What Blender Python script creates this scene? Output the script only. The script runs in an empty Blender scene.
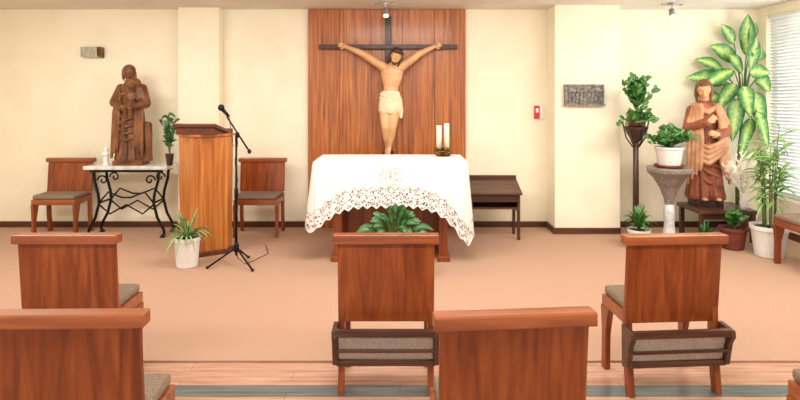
import bpy, math, random
from mathutils import Vector, Matrix, Euler
random.seed(7)
F=560.0; H=1.57; HY=96.0
V=Vector
def PX(x,d): return (x-400)*d/F
def PZ(y,d): return H-(y-HY)*d/F
scene=bpy.context.scene
try:
    scene.view_settings.view_transform='Standard'
    scene.view_settings.look='None'
except Exception as e: print(e)

# ------------------------------------------------------------------ materials
def lin(c):
    r=[]
    for k in c[:3]:
        k=k/255.0
        r.append(k/12.92 if k<=0.04045 else ((k+0.055)/1.055)**2.4)
    return (r[0],r[1],r[2],1.0)
def base_mat(name,rough=0.5,metal=0.0):
    m=bpy.data.materials.new(name); m.use_nodes=True
    nt=m.node_tree; b=nt.nodes['Principled BSDF']
    b.inputs['Roughness'].default_value=rough; b.inputs['Metallic'].default_value=metal
    return m,nt,b
def ramp(nt,stops):
    n=nt.nodes.new('ShaderNodeValToRGB'); e=n.color_ramp.elements
    while len(e)<len(stops): e.new(0.5)
    for i,(p,c) in enumerate(stops):
        e[i].position=p; e[i].color=lin(c)
    return n
def coords(nt,scale,rand=True,kind='Object'):
    tc=nt.nodes.new('ShaderNodeTexCoord'); mp=nt.nodes.new('ShaderNodeMapping')
    mp.inputs['Scale'].default_value=scale
    if rand:
        oi=nt.nodes.new('ShaderNodeObjectInfo')
        mul=nt.nodes.new('ShaderNodeMath'); mul.operation='MULTIPLY'; mul.inputs[1].default_value=13.0
        nt.links.new(oi.outputs['Random'],mul.inputs[0])
        ad=nt.nodes.new('ShaderNodeVectorMath'); ad.operation='ADD'
        nt.links.new(tc.outputs[kind],ad.inputs[0]); nt.links.new(mul.outputs[0],ad.inputs[1])
        nt.links.new(ad.outputs[0],mp.inputs['Vector'])
    else:
        nt.links.new(tc.outputs[kind],mp.inputs['Vector'])
    return mp
def noisy(name,c1,c2,scale=20,rough=0.6,metal=0.0,bump=0.0,stretch=(1,1,1),detail=5,dist=0.0,mid=None,coat=0.0,rand=True):
    m,nt,b=base_mat(name,rough,metal)
    mp=coords(nt,stretch,rand)
    n=nt.nodes.new('ShaderNodeTexNoise'); n.inputs['Scale'].default_value=scale
    n.inputs['Detail'].default_value=detail; n.inputs['Distortion'].default_value=dist
    nt.links.new(mp.outputs[0],n.inputs['Vector'])
    st=[(0.32,c1),(0.68,c2)] if mid is None else [(0.3,c1),(0.5,mid),(0.7,c2)]
    r=ramp(nt,st); nt.links.new(n.outputs['Fac'],r.inputs[0]); nt.links.new(r.outputs[0],b.inputs['Base Color'])
    if bump>0:
        bp=nt.nodes.new('ShaderNodeBump'); bp.inputs['Strength'].default_value=bump; bp.inputs['Distance'].default_value=0.01
        nt.links.new(n.outputs['Fac'],bp.inputs['Height']); nt.links.new(bp.outputs[0],b.inputs['Normal'])
    if coat>0:
        b.inputs['Coat Weight'].default_value=coat; b.inputs['Coat Roughness'].default_value=0.15
    return m
def wood(name,dark,mid,light,axis='z',rough=0.35,scale=2.2,coat=0.15,rand=True,st=14,dist=0.6):
    s={'z':(st,st,1.0),'x':(1.0,st,st),'y':(st,1.0,st)}[axis]
    return noisy(name,dark,light,scale=scale,rough=rough,stretch=s,detail=7,dist=dist,mid=mid,coat=coat,rand=rand,bump=0.03)

M={}
M['wall']=noisy('wall_paint',(241,232,206),(247,239,216),scale=3,rough=0.85,bump=0.02)
M['ceil']=noisy('ceiling_paint',(222,216,202),(232,226,214),scale=3,rough=0.9)
M['carpet']=noisy('carpet_pile',(166,130,108),(198,162,138),scale=160,rough=0.95,bump=0.4,rand=False,detail=3)
M['trim']=wood('baseboard_wood',(66,36,20),(84,48,27),(98,58,34),'x')
M['panel']=wood('veneer_panel',(122,62,22),(168,94,38),(198,124,60),'z',rough=0.4,scale=1.3,st=30,dist=1.0)
M['chair']=wood('cherry_wood',(108,46,14),(136,64,24),(158,82,36),'z',rough=0.30,scale=1.2,st=18,dist=1.0)
M['chairx']=wood('cherry_wood_rail',(122,60,28),(150,80,42),(174,100,56),'x',rough=0.3,scale=1.4,st=14)
M['dark']=wood('dark_wood',(56,30,20),(76,44,30),(96,60,42),'x',rough=0.35)
M['darkv']=wood('dark_wood_upright',(42,25,18),(60,38,27),(80,52,38),'z',rough=0.5)
M['cush']=noisy('beige_upholstery',(116,98,82),(146,126,108),scale=120,rough=0.9,bump=0.2)
M['pad']=noisy('pale_kneeler_pad',(180,170,160),(208,198,188),scale=60,rough=0.6,bump=0.1)
M['lect']=wood('lectern_wood',(156,86,34),(186,112,50),(208,138,72),'z',rough=0.3,scale=1.4,st=24)
M['lect2']=wood('lectern_desk_wood',(70,30,16),(94,44,24),(116,60,34),'x')
M['blk']=noisy('black_metal',(18,18,20),(34,34,38),scale=40,rough=0.4,metal=0.6)
M['iron']=noisy('wrought_iron',(14,16,18),(36,42,42),scale=30,rough=0.45,metal=0.7)
M['steel']=noisy('brushed_steel',(160,160,158),(205,204,200),scale=30,rough=0.3,metal=0.9)
M['silver']=noisy('relief_silver',(80,76,72),(160,154,146),scale=28,rough=0.45,metal=0.6,bump=0.8)
M['marble']=noisy('marble',(190,190,190),(232,230,226),scale=6,rough=0.2,dist=1.5)
M['granite']=noisy('granite',(100,88,80),(164,150,140),scale=70,rough=0.5,bump=0.1)
M['white']=noisy('white_ceramic',(218,216,210),(234,232,228),scale=5,rough=0.25)
M['wax']=noisy('candle_wax',(230,220,188),(242,234,208),scale=8,rough=0.5)
M['brass']=noisy('old_brass',(70,52,26),(140,106,54),scale=30,rough=0.4,metal=0.8)
M['thorn']=noisy('thorn_wood',(48,34,20),(82,60,36),scale=30,rough=0.7)
M['terra']=noisy('terracotta',(96,40,30),(128,58,42),scale=20,rough=0.6)
M['soil']=noisy('soil',(40,28,20),(70,50,36),scale=60,rough=1.0,bump=0.5)
M['skin']=noisy('painted_flesh',(204,152,104),(226,180,134),scale=9,rough=0.42)
M['hair']=noisy('painted_hair',(62,36,20),(96,60,36),scale=40,rough=0.6,bump=0.6,stretch=(1,1,.3))
M['hairl']=noisy('painted_brown_hair',(92,54,32),(134,86,54),scale=40,rough=0.6,bump=0.5,stretch=(1,1,.3))
M['loin']=noisy('painted_loincloth',(214,192,156),(234,218,188),scale=12,rough=0.55)
M['carve']=noisy('carved_walnut',(78,42,20),(146,94,50),scale=14,rough=0.42,bump=0.25,stretch=(1,1,.35),mid=(112,66,32))
M['robe']=noisy('painted_robe_rust',(118,58,38),(176,108,74),scale=9,rough=0.5,bump=0.2,mid=(148,80,52))
M['mantle']=noisy('painted_mantle',(176,118,80),(214,164,124),scale=9,rough=0.5,bump=0.2)
M['red']=noisy('red_plastic',(186,26,30),(204,40,42),scale=5,rough=0.3)
M['plas']=noisy('white_plastic',(228,226,220),(240,238,234),scale=5,rough=0.4)
M['stem']=noisy('plant_stem',(70,92,40),(110,130,60),scale=20,rough=0.6)
M['pampas']=noisy('dried_pampas',(228,214,192),(248,240,226),scale=30,rough=0.9)
M['blind']=noisy('blind_slat',(216,218,214),(234,236,232),scale=4,rough=0.5)
def leafmat(name,edge,mid,center,pos=(0.1,0.35,0.8),varie=0.0,nscale=30):
    m,nt,b=base_mat(name,0.4)
    uv=nt.nodes.new('ShaderNodeUVMap'); sx=nt.nodes.new('ShaderNodeSeparateXYZ')
    nt.links.new(uv.outputs[0],sx.inputs[0])
    a=nt.nodes.new('ShaderNodeMath'); a.operation='SUBTRACT'; a.inputs[1].default_value=0.5
    nt.links.new(sx.outputs[0],a.inputs[0])
    ab=nt.nodes.new('ShaderNodeMath'); ab.operation='ABSOLUTE'; nt.links.new(a.outputs[0],ab.inputs[0])
    mu=nt.nodes.new('ShaderNodeMath'); mu.operation='MULTIPLY_ADD'; mu.inputs[1].default_value=-2.0; mu.inputs[2].default_value=1.0-varie*.5
    nt.links.new(ab.outputs[0],mu.inputs[0])
    n=nt.nodes.new('ShaderNodeTexNoise'); n.inputs['Scale'].default_value=nscale
    tc=nt.nodes.new('ShaderNodeTexCoord'); nt.links.new(tc.outputs['Object'],n.inputs['Vector'])
    ad=nt.nodes.new('ShaderNodeMath'); ad.operation='MULTIPLY_ADD'; ad.inputs[1].default_value=varie
    nt.links.new(n.outputs['Fac'],ad.inputs[0]); nt.links.new(mu.outputs[0],ad.inputs[2])
    r=ramp(nt,[(pos[0],edge),(pos[1],mid),(pos[2],center)]); nt.links.new(ad.outputs[0],r.inputs[0])
    nt.links.new(r.outputs[0],b.inputs['Base Color'])
    return m
M['leaf']=leafmat('green_leaf',(32,80,28),(54,110,42),(86,142,62),varie=0.2)
M['leafd']=leafmat('dark_green_leaf',(24,62,26),(42,92,38),(66,118,54),varie=0.2)
M['leafs']=leafmat('spider_leaf',(60,112,50),(92,140,70),(190,204,148),(0.1,0.5,0.95),0.1)
M['dieff']=leafmat('dieffenbachia_leaf',(34,98,42),(96,152,72),(184,206,122),(0.08,0.45,0.95),1.0,26)
M['palm']=leafmat('dracaena_leaf',(56,104,44),(92,140,66),(140,176,96),varie=0.2)

def floor_mat():
    m,nt,b=base_mat('tile_floor',0.25)
    tc=nt.nodes.new('ShaderNodeTexCoord'); sx=nt.nodes.new('ShaderNodeSeparateXYZ'); nt.links.new(tc.outputs['Object'],sx.inputs[0])
    mp=nt.nodes.new('ShaderNodeMapping'); mp.inputs['Scale'].default_value=(1,14,1); nt.links.new(tc.outputs['Object'],mp.inputs[0])
    n=nt.nodes.new('ShaderNodeTexNoise'); n.inputs['Scale'].default_value=3; n.inputs['Detail'].default_value=6
    nt.links.new(mp.outputs[0],n.inputs['Vector'])
    r1=ramp(nt,[(0.35,(176,132,110)),(0.65,(202,160,136))]); nt.links.new(n.outputs['Fac'],r1.inputs[0])
    r2=ramp(nt,[(0.35,(86,94,96)),(0.65,(112,120,118))]); nt.links.new(n.outputs['Fac'],r2.inputs[0])
    a=nt.nodes.new('ShaderNodeMath'); a.operation='SUBTRACT'; a.inputs[1].default_value=2.98-0.6
    nt.links.new(sx.outputs[1],a.inputs[0])
    mo=nt.nodes.new('ShaderNodeMath'); mo.operation='PINGPONG'; mo.inputs[1].default_value=0.6
    nt.links.new(a.outputs[0],mo.inputs[0])
    g=nt.nodes.new('ShaderNodeMath'); g.operation='GREATER_THAN'; g.inputs[1].default_value=0.54
    nt.links.new(mo.outputs[0],g.inputs[0])
    mx=nt.nodes.new('ShaderNodeMixRGB'); nt.links.new(g.outputs[0],mx.inputs[0]); nt.links.new(r1.outputs[0],mx.inputs[1]); nt.links.new(r2.outputs[0],mx.inputs[2])
    br=nt.nodes.new('ShaderNodeTexBrick'); br.offset=0.5; br.inputs['Scale'].default_value=1.0
    br.inputs['Brick Width'].default_value=1.2; br.inputs['Row Height'].default_value=0.11; br.inputs['Mortar Size'].default_value=0.003
    br.inputs['Color1'].default_value=(1,1,1,1); br.inputs['Color2'].default_value=(0.93,0.92,0.91,1); br.inputs['Mortar'].default_value=(0.75,0.66,0.6,1)
    nt.links.new(tc.outputs['Object'],br.inputs['Vector'])
    m2=nt.nodes.new('ShaderNodeMixRGB'); m2.blend_type='MULTIPLY'; m2.inputs[0].default_value=1
    nt.links.new(mx.outputs[0],m2.inputs[1]); nt.links.new(br.outputs[0],m2.inputs[2])
    nt.links.new(m2.outputs[0],b.inputs['Base Color'])
    return m
M['floor']=floor_mat()
def lace_mat():
    m,nt,b=base_mat('lace_cloth',0.85)
    def math_(op,a,bv=None,c=None):
        n=nt.nodes.new('ShaderNodeMath'); n.operation=op
        for i,x in enumerate((a,bv,c)):
            if x is None: continue
            if hasattr(x,'links'): nt.links.new(x,n.inputs[i])
            else: n.inputs[i].default_value=x
        return n.outputs[0]
    nn=nt.nodes.new('ShaderNodeTexNoise'); nn.inputs['Scale'].default_value=400
    rr0=ramp(nt,[(0.3,(236,233,229)),(0.7,(244,242,239))]); nt.links.new(nn.outputs['Fac'],rr0.inputs[0])
    uv=nt.nodes.new('ShaderNodeUVMap'); sx=nt.nodes.new('ShaderNodeSeparateXYZ'); nt.links.new(uv.outputs[0],sx.inputs[0])
    vo=nt.nodes.new('ShaderNodeTexVoronoi'); vo.feature='DISTANCE_TO_EDGE'; vo.inputs['Scale'].default_value=46
    nt.links.new(uv.outputs[0],vo.inputs['Vector'])
    thr=math_('LESS_THAN',vo.outputs['Distance'],0.15)
    vo2=nt.nodes.new('ShaderNodeTexVoronoi'); vo2.inputs['Scale'].default_value=15; vo2.inputs['Randomness'].default_value=0.25
    nt.links.new(uv.outputs[0],vo2.inputs['Vector'])
    flower=math_('LESS_THAN',vo2.outputs['Distance'],0.27)
    solid=math_('MAXIMUM',thr,flower)
    hem=math_('LESS_THAN',sx.outputs[1],0.010)
    body=math_('GREATER_THAN',sx.outputs[1],0.165)
    band=math_('MULTIPLY',math_('GREATER_THAN',sx.outputs[1],0.075),math_('LESS_THAN',sx.outputs[1],0.085))
    dx=math_('MULTIPLY',sx.outputs[0],sx.outputs[0]); dv=math_('SUBTRACT',sx.outputs[1],0.27); dv2=math_('MULTIPLY',dv,dv)
    rr=math_('SQRT',math_('ADD',dx,dv2))
    motif=math_('MULTIPLY',math_('LESS_THAN',rr,0.105),math_('GREATER_THAN',rr,0.035))
    # monogram cross strokes in the centre of the motif
    c1=math_('MULTIPLY',math_('LESS_THAN',math_('ABSOLUTE',sx.outputs[0]),0.006),math_('LESS_THAN',math_('ABSOLUTE',dv),0.035))
    c2=math_('MULTIPLY',math_('LESS_THAN',math_('ABSOLUTE',dv),0.006),math_('LESS_THAN',math_('ABSOLUTE',sx.outputs[0]),0.025))
    cut=math_('MULTIPLY',motif,math_('SUBTRACT',1.0,solid))
    emb=math_('MINIMUM',math_('ADD',math_('MAXIMUM',cut,math_('MAXIMUM',c1,c2)),0.0),1.0)
    edge2=math_('MULTIPLY',math_('GREATER_THAN',sx.outputs[1],0.165),math_('LESS_THAN',sx.outputs[1],0.172))
    emb=math_('MAXIMUM',emb,edge2)
    mix=nt.nodes.new('ShaderNodeMixRGB'); nt.links.new(emb,mix.inputs[0]); nt.links.new(rr0.outputs[0],mix.inputs[1]); mix.inputs[2].default_value=lin((178,164,148))
    nt.links.new(mix.outputs[0],b.inputs['Base Color'])
    al=math_('MAXIMUM',math_('MAXIMUM',math_('MAXIMUM',solid,hem),band),body)
    nt.links.new(al,b.inputs['Alpha'])
    return m
M['lace']=lace_mat()
def glass_mat():
    m,nt,b=base_mat('window_glass',0.02); b.inputs['Transmission Weight'].default_value=1.0; b.inputs['Alpha'].default_value=0.25
    n=nt.nodes.new('ShaderNodeTexNoise'); r=ramp(nt,[(0,(225,235,240)),(1,(245,250,252))]); nt.links.new(n.outputs[0],r.inputs[0]); nt.links.new(r.outputs[0],b.inputs['Base Color'])
    return m
M['glass']=glass_mat()
def emis(name,c,s):
    m,nt,b=base_mat(name,0.5); b.inputs['Base Color'].default_value=lin(c); b.inputs['Emission Color'].default_value=lin(c); b.inputs['Emission Strength'].default_value=s
    return m
M['bulb']=emis('lamp_glow',(255,240,210),3.0)

# ------------------------------------------------------------------ geometry
class G:
    def __init__(s): s.v=[]; s.f=[]; s.uv=[]
    def add(s,vs,fs,uvs=None):
        o=len(s.v); s.v+= [V(p) for p in vs]; s.f+=[tuple(i+o for i in f) for f in fs]
        s.uv+= uvs if uvs else [(0,0)]*len(vs)
        return s
    def xf(s,Mx,start=0):
        for i in range(start,len(s.v)): s.v[i]=Mx@s.v[i]
        return s
    def box(s,c,d,rot=None):
        hx,hy,hz=d[0]/2,d[1]/2,d[2]/2
        vs=[V((x,y,z)) for x in(-hx,hx) for y in(-hy,hy) for z in(-hz,hz)]
        if rot: R=Euler(rot).to_matrix(); vs=[R@v for v in vs]
        return s.add([v+V(c) for v in vs],[(0,1,3,2),(4,6,7,5),(0,4,5,1),(2,3,7,6),(0,2,6,4),(1,5,7,3)])
    def prism(s,poly,a,b,axis='x'):
        def mk(p,t): return {'x':(t,p[0],p[1]),'y':(p[0],t,p[1]),'z':(p[0],p[1],t)}[axis]
        n=len(poly)
        vs=[mk(p,a) for p in poly]+[mk(p,b) for p in poly]
        fs=[tuple(range(n)),tuple(range(2*n-1,n-1,-1))]+[(i,i+n,(i+1)%n+n,(i+1)%n) for i in range(n)]
        return s.add(vs,fs)
    def tube(s,pts,rs,seg=10,flat=1.0):
        pts=[V(p) for p in pts]
        if not hasattr(rs,'__len__'): rs=[rs]*len(pts)
        n=len(pts); ts=[]
        for i in range(n):
            t=(pts[min(i+1,n-1)]-pts[max(i-1,0)]); ts.append(t.normalized() if t.length>1e-9 else V((0,0,1)))
        up=V((0,0,1)) if abs(ts[0].z)<0.9 else V((0,1,0))
        u=ts[0].cross(up).normalized(); vs=[];fs=[]
        for i in range(n):
            u=(u-ts[i]*u.dot(ts[i])).normalized(); w=ts[i].cross(u)
            for k in range(seg):
                a=2*math.pi*k/seg
                vs.append(pts[i]+u*math.cos(a)*rs[i]+w*math.sin(a)*rs[i]*flat)
        for i in range(n-1):
            for k in range(seg):
                fs.append((i*seg+k,i*seg+(k+1)%seg,(i+1)*seg+(k+1)%seg,(i+1)*seg+k))
        fs.append(tuple(range(seg-1,-1,-1))); fs.append(tuple((n-1)*seg+k for k in range(seg)))
        return s.add(vs,fs)
    def ell(s,c,r,rot=None,seg=16,rings=10):
        vs=[V((0,0,-1))];fs=[]
        for i in range(1,rings):
            ph=-math.pi/2+math.pi*i/rings
            for k in range(seg):
                a=2*math.pi*k/seg; vs.append(V((math.cos(a)*math.cos(ph),math.sin(a)*math.cos(ph),math.sin(ph))))
        vs.append(V((0,0,1))); top=len(vs)-1
        for k in range(seg): fs.append((0,1+(k+1)%seg,1+k))
        for i in range(rings-2):
            for k in range(seg):
                a=1+i*seg; fs.append((a+k,a+(k+1)%seg,a+seg+(k+1)%seg,a+seg+k))
        a=1+(rings-2)*seg
        for k in range(seg): fs.append((a+k,a+(k+1)%seg,top))
        vs=[V((v.x*r[0],v.y*r[1],v.z*r[2])) for v in vs]
        if rot is not None:
            R=rot if isinstance(rot,Matrix) else Euler(rot).to_matrix(); vs=[R@v for v in vs]
        return s.add([v+V(c) for v in vs],fs)
    def cap(s,p1,r1,p2,r2,seg=12):
        s.tube([p1,p2],[r1,r2],seg); s.ell(p1,(r1,)*3,seg=12,rings=8); s.ell(p2,(r2,)*3,seg=12,rings=8); return s
    def chain(s,pts,rs):
        for i in range(len(pts)-1): s.cap(pts[i],rs[i],pts[i+1],rs[i+1])
        return s
    def loft(s,rings,seg=48,fold=None,capends=True):
        vs=[];fs=[];n=len(rings)
        for (cx,cy,z,rx,ry) in rings:
            for k in range(seg):
                a=2*math.pi*k/seg; m=fold(a,z) if fold else 1
                vs.append((cx+rx*m*math.cos(a),cy+ry*m*math.sin(a),z))
        for i in range(n-1):
            for k in range(seg): fs.append((i*seg+k,i*seg+(k+1)%seg,(i+1)*seg+(k+1)%seg,(i+1)*seg+k))
        if capends:
            fs.append(tuple(range(seg-1,-1,-1))); fs.append(tuple((n-1)*seg+k for k in range(seg)))
        return s.add(vs,fs)
    def lathe(s,prof,c=(0,0,0),seg=28):
        return s.loft([(c[0],c[1],c[2]+z,r,r) for r,z in prof],seg)
    def leaf(s,base,tip,w,nrm=(0,-1,0.2),sag=0.0,fold=0.15,pw=0.8,n=9,wave=0.0):
        base=V(base);tip=V(tip);d=tip-base;L=d.length;nrm=V(nrm)
        side=d.cross(nrm)
        if side.length<1e-6: side=V((1,0,0))
        side.normalize(); nn=side.cross(d).normalized()
        vs=[];uvs=[];fs=[]
        for i in range(n+1):
            t=i/n; p=base+d*t+V((0,0,1))*sag*L*4*t*(1-t)
            ww=w*0.5*max(0.02,math.sin(math.pi*(t**pw))**0.8) if 0<t<1 else w*0.02
            wv=nn*wave*w*math.sin(t*9)
            vs+=[p-side*ww+nn*ww*fold+wv,p,p+side*ww+nn*ww*fold-wv]; uvs+=[(0,t),(0.5,t),(1,t)]
        for i in range(n):
            a=i*3; fs+=[(a,a+1,a+4,a+3),(a+1,a+2,a+5,a+4)]
        return s.add(vs,fs,uvs)
def root(name,loc=(0,0,0),rz=0.0):
    e=bpy.data.objects.new(name,None); e.empty_display_size=0.1; e.location=loc; e.rotation_euler=(0,0,rz)
    scene.collection.objects.link(e); return e
def obj(name,g,mat,parent=None,smooth=False,bevel=0.0,voxel=0.0,sub=0,solid=0.0,smoothit=0,loc=None,rz=0):
    me=bpy.data.meshes.new(name); me.from_pydata([tuple(v) for v in g.v],[],g.f)
    uvl=me.uv_layers.new(name='UVMap')
    for l in me.loops: uvl.data[l.index].uv=g.uv[l.vertex_index]
    me.materials.append(M[mat]); me.validate()
    if smooth or voxel:
        for p in me.polygons: p.use_smooth=True
    ob=bpy.data.objects.new(name,me); scene.collection.objects.link(ob)
    if parent: ob.parent=parent
    if loc: ob.location=loc
    ob.rotation_euler=(0,0,rz)
    if bevel>0:
        b=ob.modifiers.new('bev','BEVEL'); b.width=bevel; b.segments=2; b.limit_method='ANGLE'
    if voxel:
        r=ob.modifiers.new('rm','REMESH'); r.mode='VOXEL'; r.voxel_size=voxel; r.use_smooth_shade=True
        if smoothit:
            k=ob.modifiers.new('sm','SMOOTH'); k.factor=0.5; k.iterations=smoothit
    return ob

# ------------------------------------------------------------------ room
WY=6.66; CZ=2.6; XL=-5.2; XR=4.25; Y0=-1.5
CT=0.012; CE=3.30
obj('floor',G().box(((XL+XR)/2,(Y0+WY)/2,-0.05),(XR-XL+0.4,WY-Y0+0.4,0.1)),'floor')
obj('floor_carpet',G().box(((XL+XR)/2,(CE+WY)/2,CT/2),(XR-XL,WY-CE,CT)),'carpet',bevel=0.004)
obj('ceiling',G().box(((XL+XR)/2,(Y0+WY)/2,CZ+0.05),(XR-XL+0.4,WY-Y0+0.4,0.1)),'ceil')
obj('wall_back',G().box(((XL+XR)/2,WY+0.1,CZ/2),(XR-XL+0.4,0.2,CZ)),'wall')
obj('wall_left',G().box((XL-0.1,(Y0+WY)/2,CZ/2),(0.2,WY-Y0,CZ)),'wall')
wy0,wy1,wz0,wz1=3.6,6.5,0.42,2.5
g=G().box((XR+0.1,(Y0+wy0)/2,CZ/2),(0.2,wy0-Y0,CZ))
g.box((XR+0.1,(wy1+WY)/2,CZ/2),(0.2,WY-wy1,CZ)); g.box((XR+0.1,(wy0+wy1)/2,wz0/2),(0.2,wy1-wy0,wz0)); g.box((XR+0.1,(wy0+wy1)/2,(wz1+CZ)/2),(0.2,wy1-wy0,CZ-wz1))
obj('wall_right',g,'wall')
w=root('window_1')
fr=G()
for yy in (wy0+.03,(wy0+wy1)/2,wy1-.03): fr.box((XR+.12,yy,(wz0+wz1)/2),(.06,.06,wz1-wz0))
for zz in (wz0+.03,wz1-.03): fr.box((XR+.12,(wy0+wy1)/2,zz),(.06,wy1-wy0,.06))
obj('frame',fr,'plas',w,bevel=.004)
obj('glass',G().box((XR+.13,(wy0+wy1)/2,(wz0+wz1)/2),(.006,wy1-wy0-.1,wz1-wz0-.1)),'glass',w)
bl=root('window_blinds'); g=G()
z=wz0+.03
while z<wz1-.02:
    g.box((XR+.045,(wy0+wy1)/2,z),(.045,wy1-wy0-.02,.003),rot=(0,math.radians(38),0)); z+=.038
obj('slats',g,'blind',bl)
g=G().box((XR+.045,(wy0+wy1)/2,wz1-.02),(.05,wy1-wy0-.02,.04))
for yy in (3.9,4.7,5.5,6.2): g.tube([(XR+.045,yy,wz0+.02),(XR+.045,yy,wz1-.02)],.002,6)
obj('headrail',g,'plas',bl)
PLX0,PLX1,PLY=PX(178,6.5),PX(219,6.5),6.5
obj('wall_pillar_left',G().box(((PLX0+PLX1)/2,(PLY+WY)/2,CZ/2),(PLX1-PLX0,WY-PLY,CZ)),'wall',bevel=.004)
PRX0,PRX1,PRY=1.75,2.49,6.33
obj('wall_pillar_right',G().box(((PRX0+PRX1)/2,(PRY+WY)/2,CZ/2),(PRX1-PRX0,WY-PRY,CZ)),'wall',bevel=.004)
def bb(n,x0,x1,y): obj(n,G().box(((x0+x1)/2,y-.008,CT+.035),(x1-x0,.016,.07)),'trim',bevel=.003)
bb('baseboard_back',XL,PLX0,WY); bb('baseboard_back.001',PLX1,-1.09,WY); bb('baseboard_back.002',.78,PRX0,WY); bb('baseboard_back.003',PRX1,XR,WY)
bb('baseboard_pillar_left',PLX0,PLX1,PLY); bb('baseboard_pillar_right',PRX0,PRX1,PRY)
obj('baseboard_left',G().box((XL+.008,(Y0+WY)/2,.052),(.016,WY-Y0,.08)),'trim')
obj('baseboard_right',G().box((XR-.008,(Y0+WY)/2,.052),(.016,WY-Y0-.04,.08)),'trim')
obj('baseboard_pillar_side',G().box((PRX0-.008,(PRY+WY)/2-.016,.047),(.016,WY-PRY,.07)),'trim')

wp=root('wood_wall_panel'); x0,x1=-1.085,0.775; n=5; wd=(x1-x0)/n
for i in range(n):
    obj('board_%d'%(i+1),G().box((x0+wd*(i+.5),WY-.03,CT+(CZ-CT)/2-.002),(wd-.003,.056,CZ-CT-.006)),'panel',wp,bevel=.002)

# ------------------------------------------------------------------ chairs
def chair(loc,rz=0,rack=True):
    r=root('wooden_chair',loc,rz)
    rec=math.radians(5)
    zt=.825; zb=.37 if rack else .46
    def yb(z): return -.16-(z-.40)*math.tan(rec)
    g=G(); t=.028
    g.prism([(yb(zb),zb),(yb(zb)+t,zb),(yb(zt)+t,zt),(yb(zt),zt)],-.255,.255,'x'); obj('backrest_panel',g,'chair',r,bevel=.004)
    g=G().prism([(yb(zt)-.020,zt-.03),(yb(zt)+t+.020,zt-.03),(yb(zt)+t+.020,zt+.018),(yb(zt)-.020,zt+.018)],-.277,.277,'x')
    obj('top_rail',g,'chairx',r,bevel=.006)
    g=G().prism([(-.25,-.13),(.25,-.13),(.24,.165),(-.24,.165)],.36,.42,'z'); obj('seat_frame',g,'chairx',r,bevel=.006)
    g=G().prism([(-.235,-.125),(.235,-.125),(.228,.165),(-.228,.165)],.42,.47,'z'); obj('seat_cushion',g,'cush',r,bevel=.018)
    for i,sx in enumerate((-1,1)):
        g=G().prism([(.06,.36),(.165,.36),(.15,.2),(.155,.0),(.105,.0),(.10,.2)],sx*.230-.017,sx*.230+.017,'x'); obj('front_leg_%d'%(i+1),g,'chair',r,bevel=.005)
        g=G().prism([(-.165,.45),(-.115,.45),(-.125,.2),(-.15,.0),(-.20,.0),(-.175,.2)],sx*.236-.017,sx*.236+.017,'x'); obj('rear_leg_%d'%(i+1),g,'chair',r,bevel=.005)
    if rack:
        for i,sx in enumerate((-1,1)):
            g=G().prism([(-.16,.375),(-.27,.365),(-.275,.33),(-.25,.29),(-.225,.17),(-.165,.15)],sx*.264-.014,sx*.264+.014,'x'); obj('kneeler_bracket_%d'%(i+1),g,'dark',r,bevel=.005)
        obj('kneeler_rail',G().box((0,-.26,.352),(.52,.024,.040)),'dark',r,bevel=.005)
        obj('kneeler_pad',G().prism([(-.236,.315),(-.22,.325),(-.18,.30),(-.178,.20),(-.205,.19)],-.249,.249,'x'),'pad',r,bevel=.006)
        obj('kneeler_middle_rail',G().box((0,-.236,.250),(.505,.016,.016)),'dark',r,bevel=.003)
        obj('kneeler_lower_rail',G().box((0,-.205,.175),(.52,.03,.028)),'dark',r,bevel=.005)
    return r
d1=3.135
chair((PX(67,2.95),d1,0)); chair((PX(386,2.95),d1,0)); chair((PX(676,2.95)-.025,d1-.01,0),math.radians(4))
d2=2.07
chair((PX(60,1.87),d2,0),math.radians(1)); chair((PX(514,1.87)-.01,d2,0),math.radians(5)); chair((1.82,d2+.05,0),math.radians(2))
chair((PX(60,6.3)+.02,6.30,CT),math.pi,False); chair((PX(259,6.3),6.30,CT),math.pi,False)
chair((3.64,4.98,CT),math.pi/2,False)

r=root('wooden_kneeler',(1.03,6.2,CT),0)
for i,sx in enumerate((-1,1)):
    obj('side_panel_%d'%(i+1),G().prism([(-.15,.0),(-.11,.0),(-.09,.30),(.10,.30),(.11,.0),(.16,.0),(.16,.60),(-.15,.50)],sx*.255-.014,sx*.255+.014,'x'),'dark',r,bevel=.004)
obj('sloped_top',G().prism([(-.19,.49),(-.19,.515),(.17,.635),(.17,.61)],-.285,.285,'x'),'dark',r,bevel=.004)
obj('back_ledge',G().box((0,.155,.62),(.57,.03,.08)),'dark',r,bevel=.004)
obj('shelf',G().box((0,.0,.34),(.49,.28,.02)),'dark',r)
obj('front_apron',G().box((0,-.135,.445),(.49,.02,.07)),'dark',r,bevel=.003)
obj('back_board',G().box((0,.145,.46),(.49,.014,.25)),'darkv',r)

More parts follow.
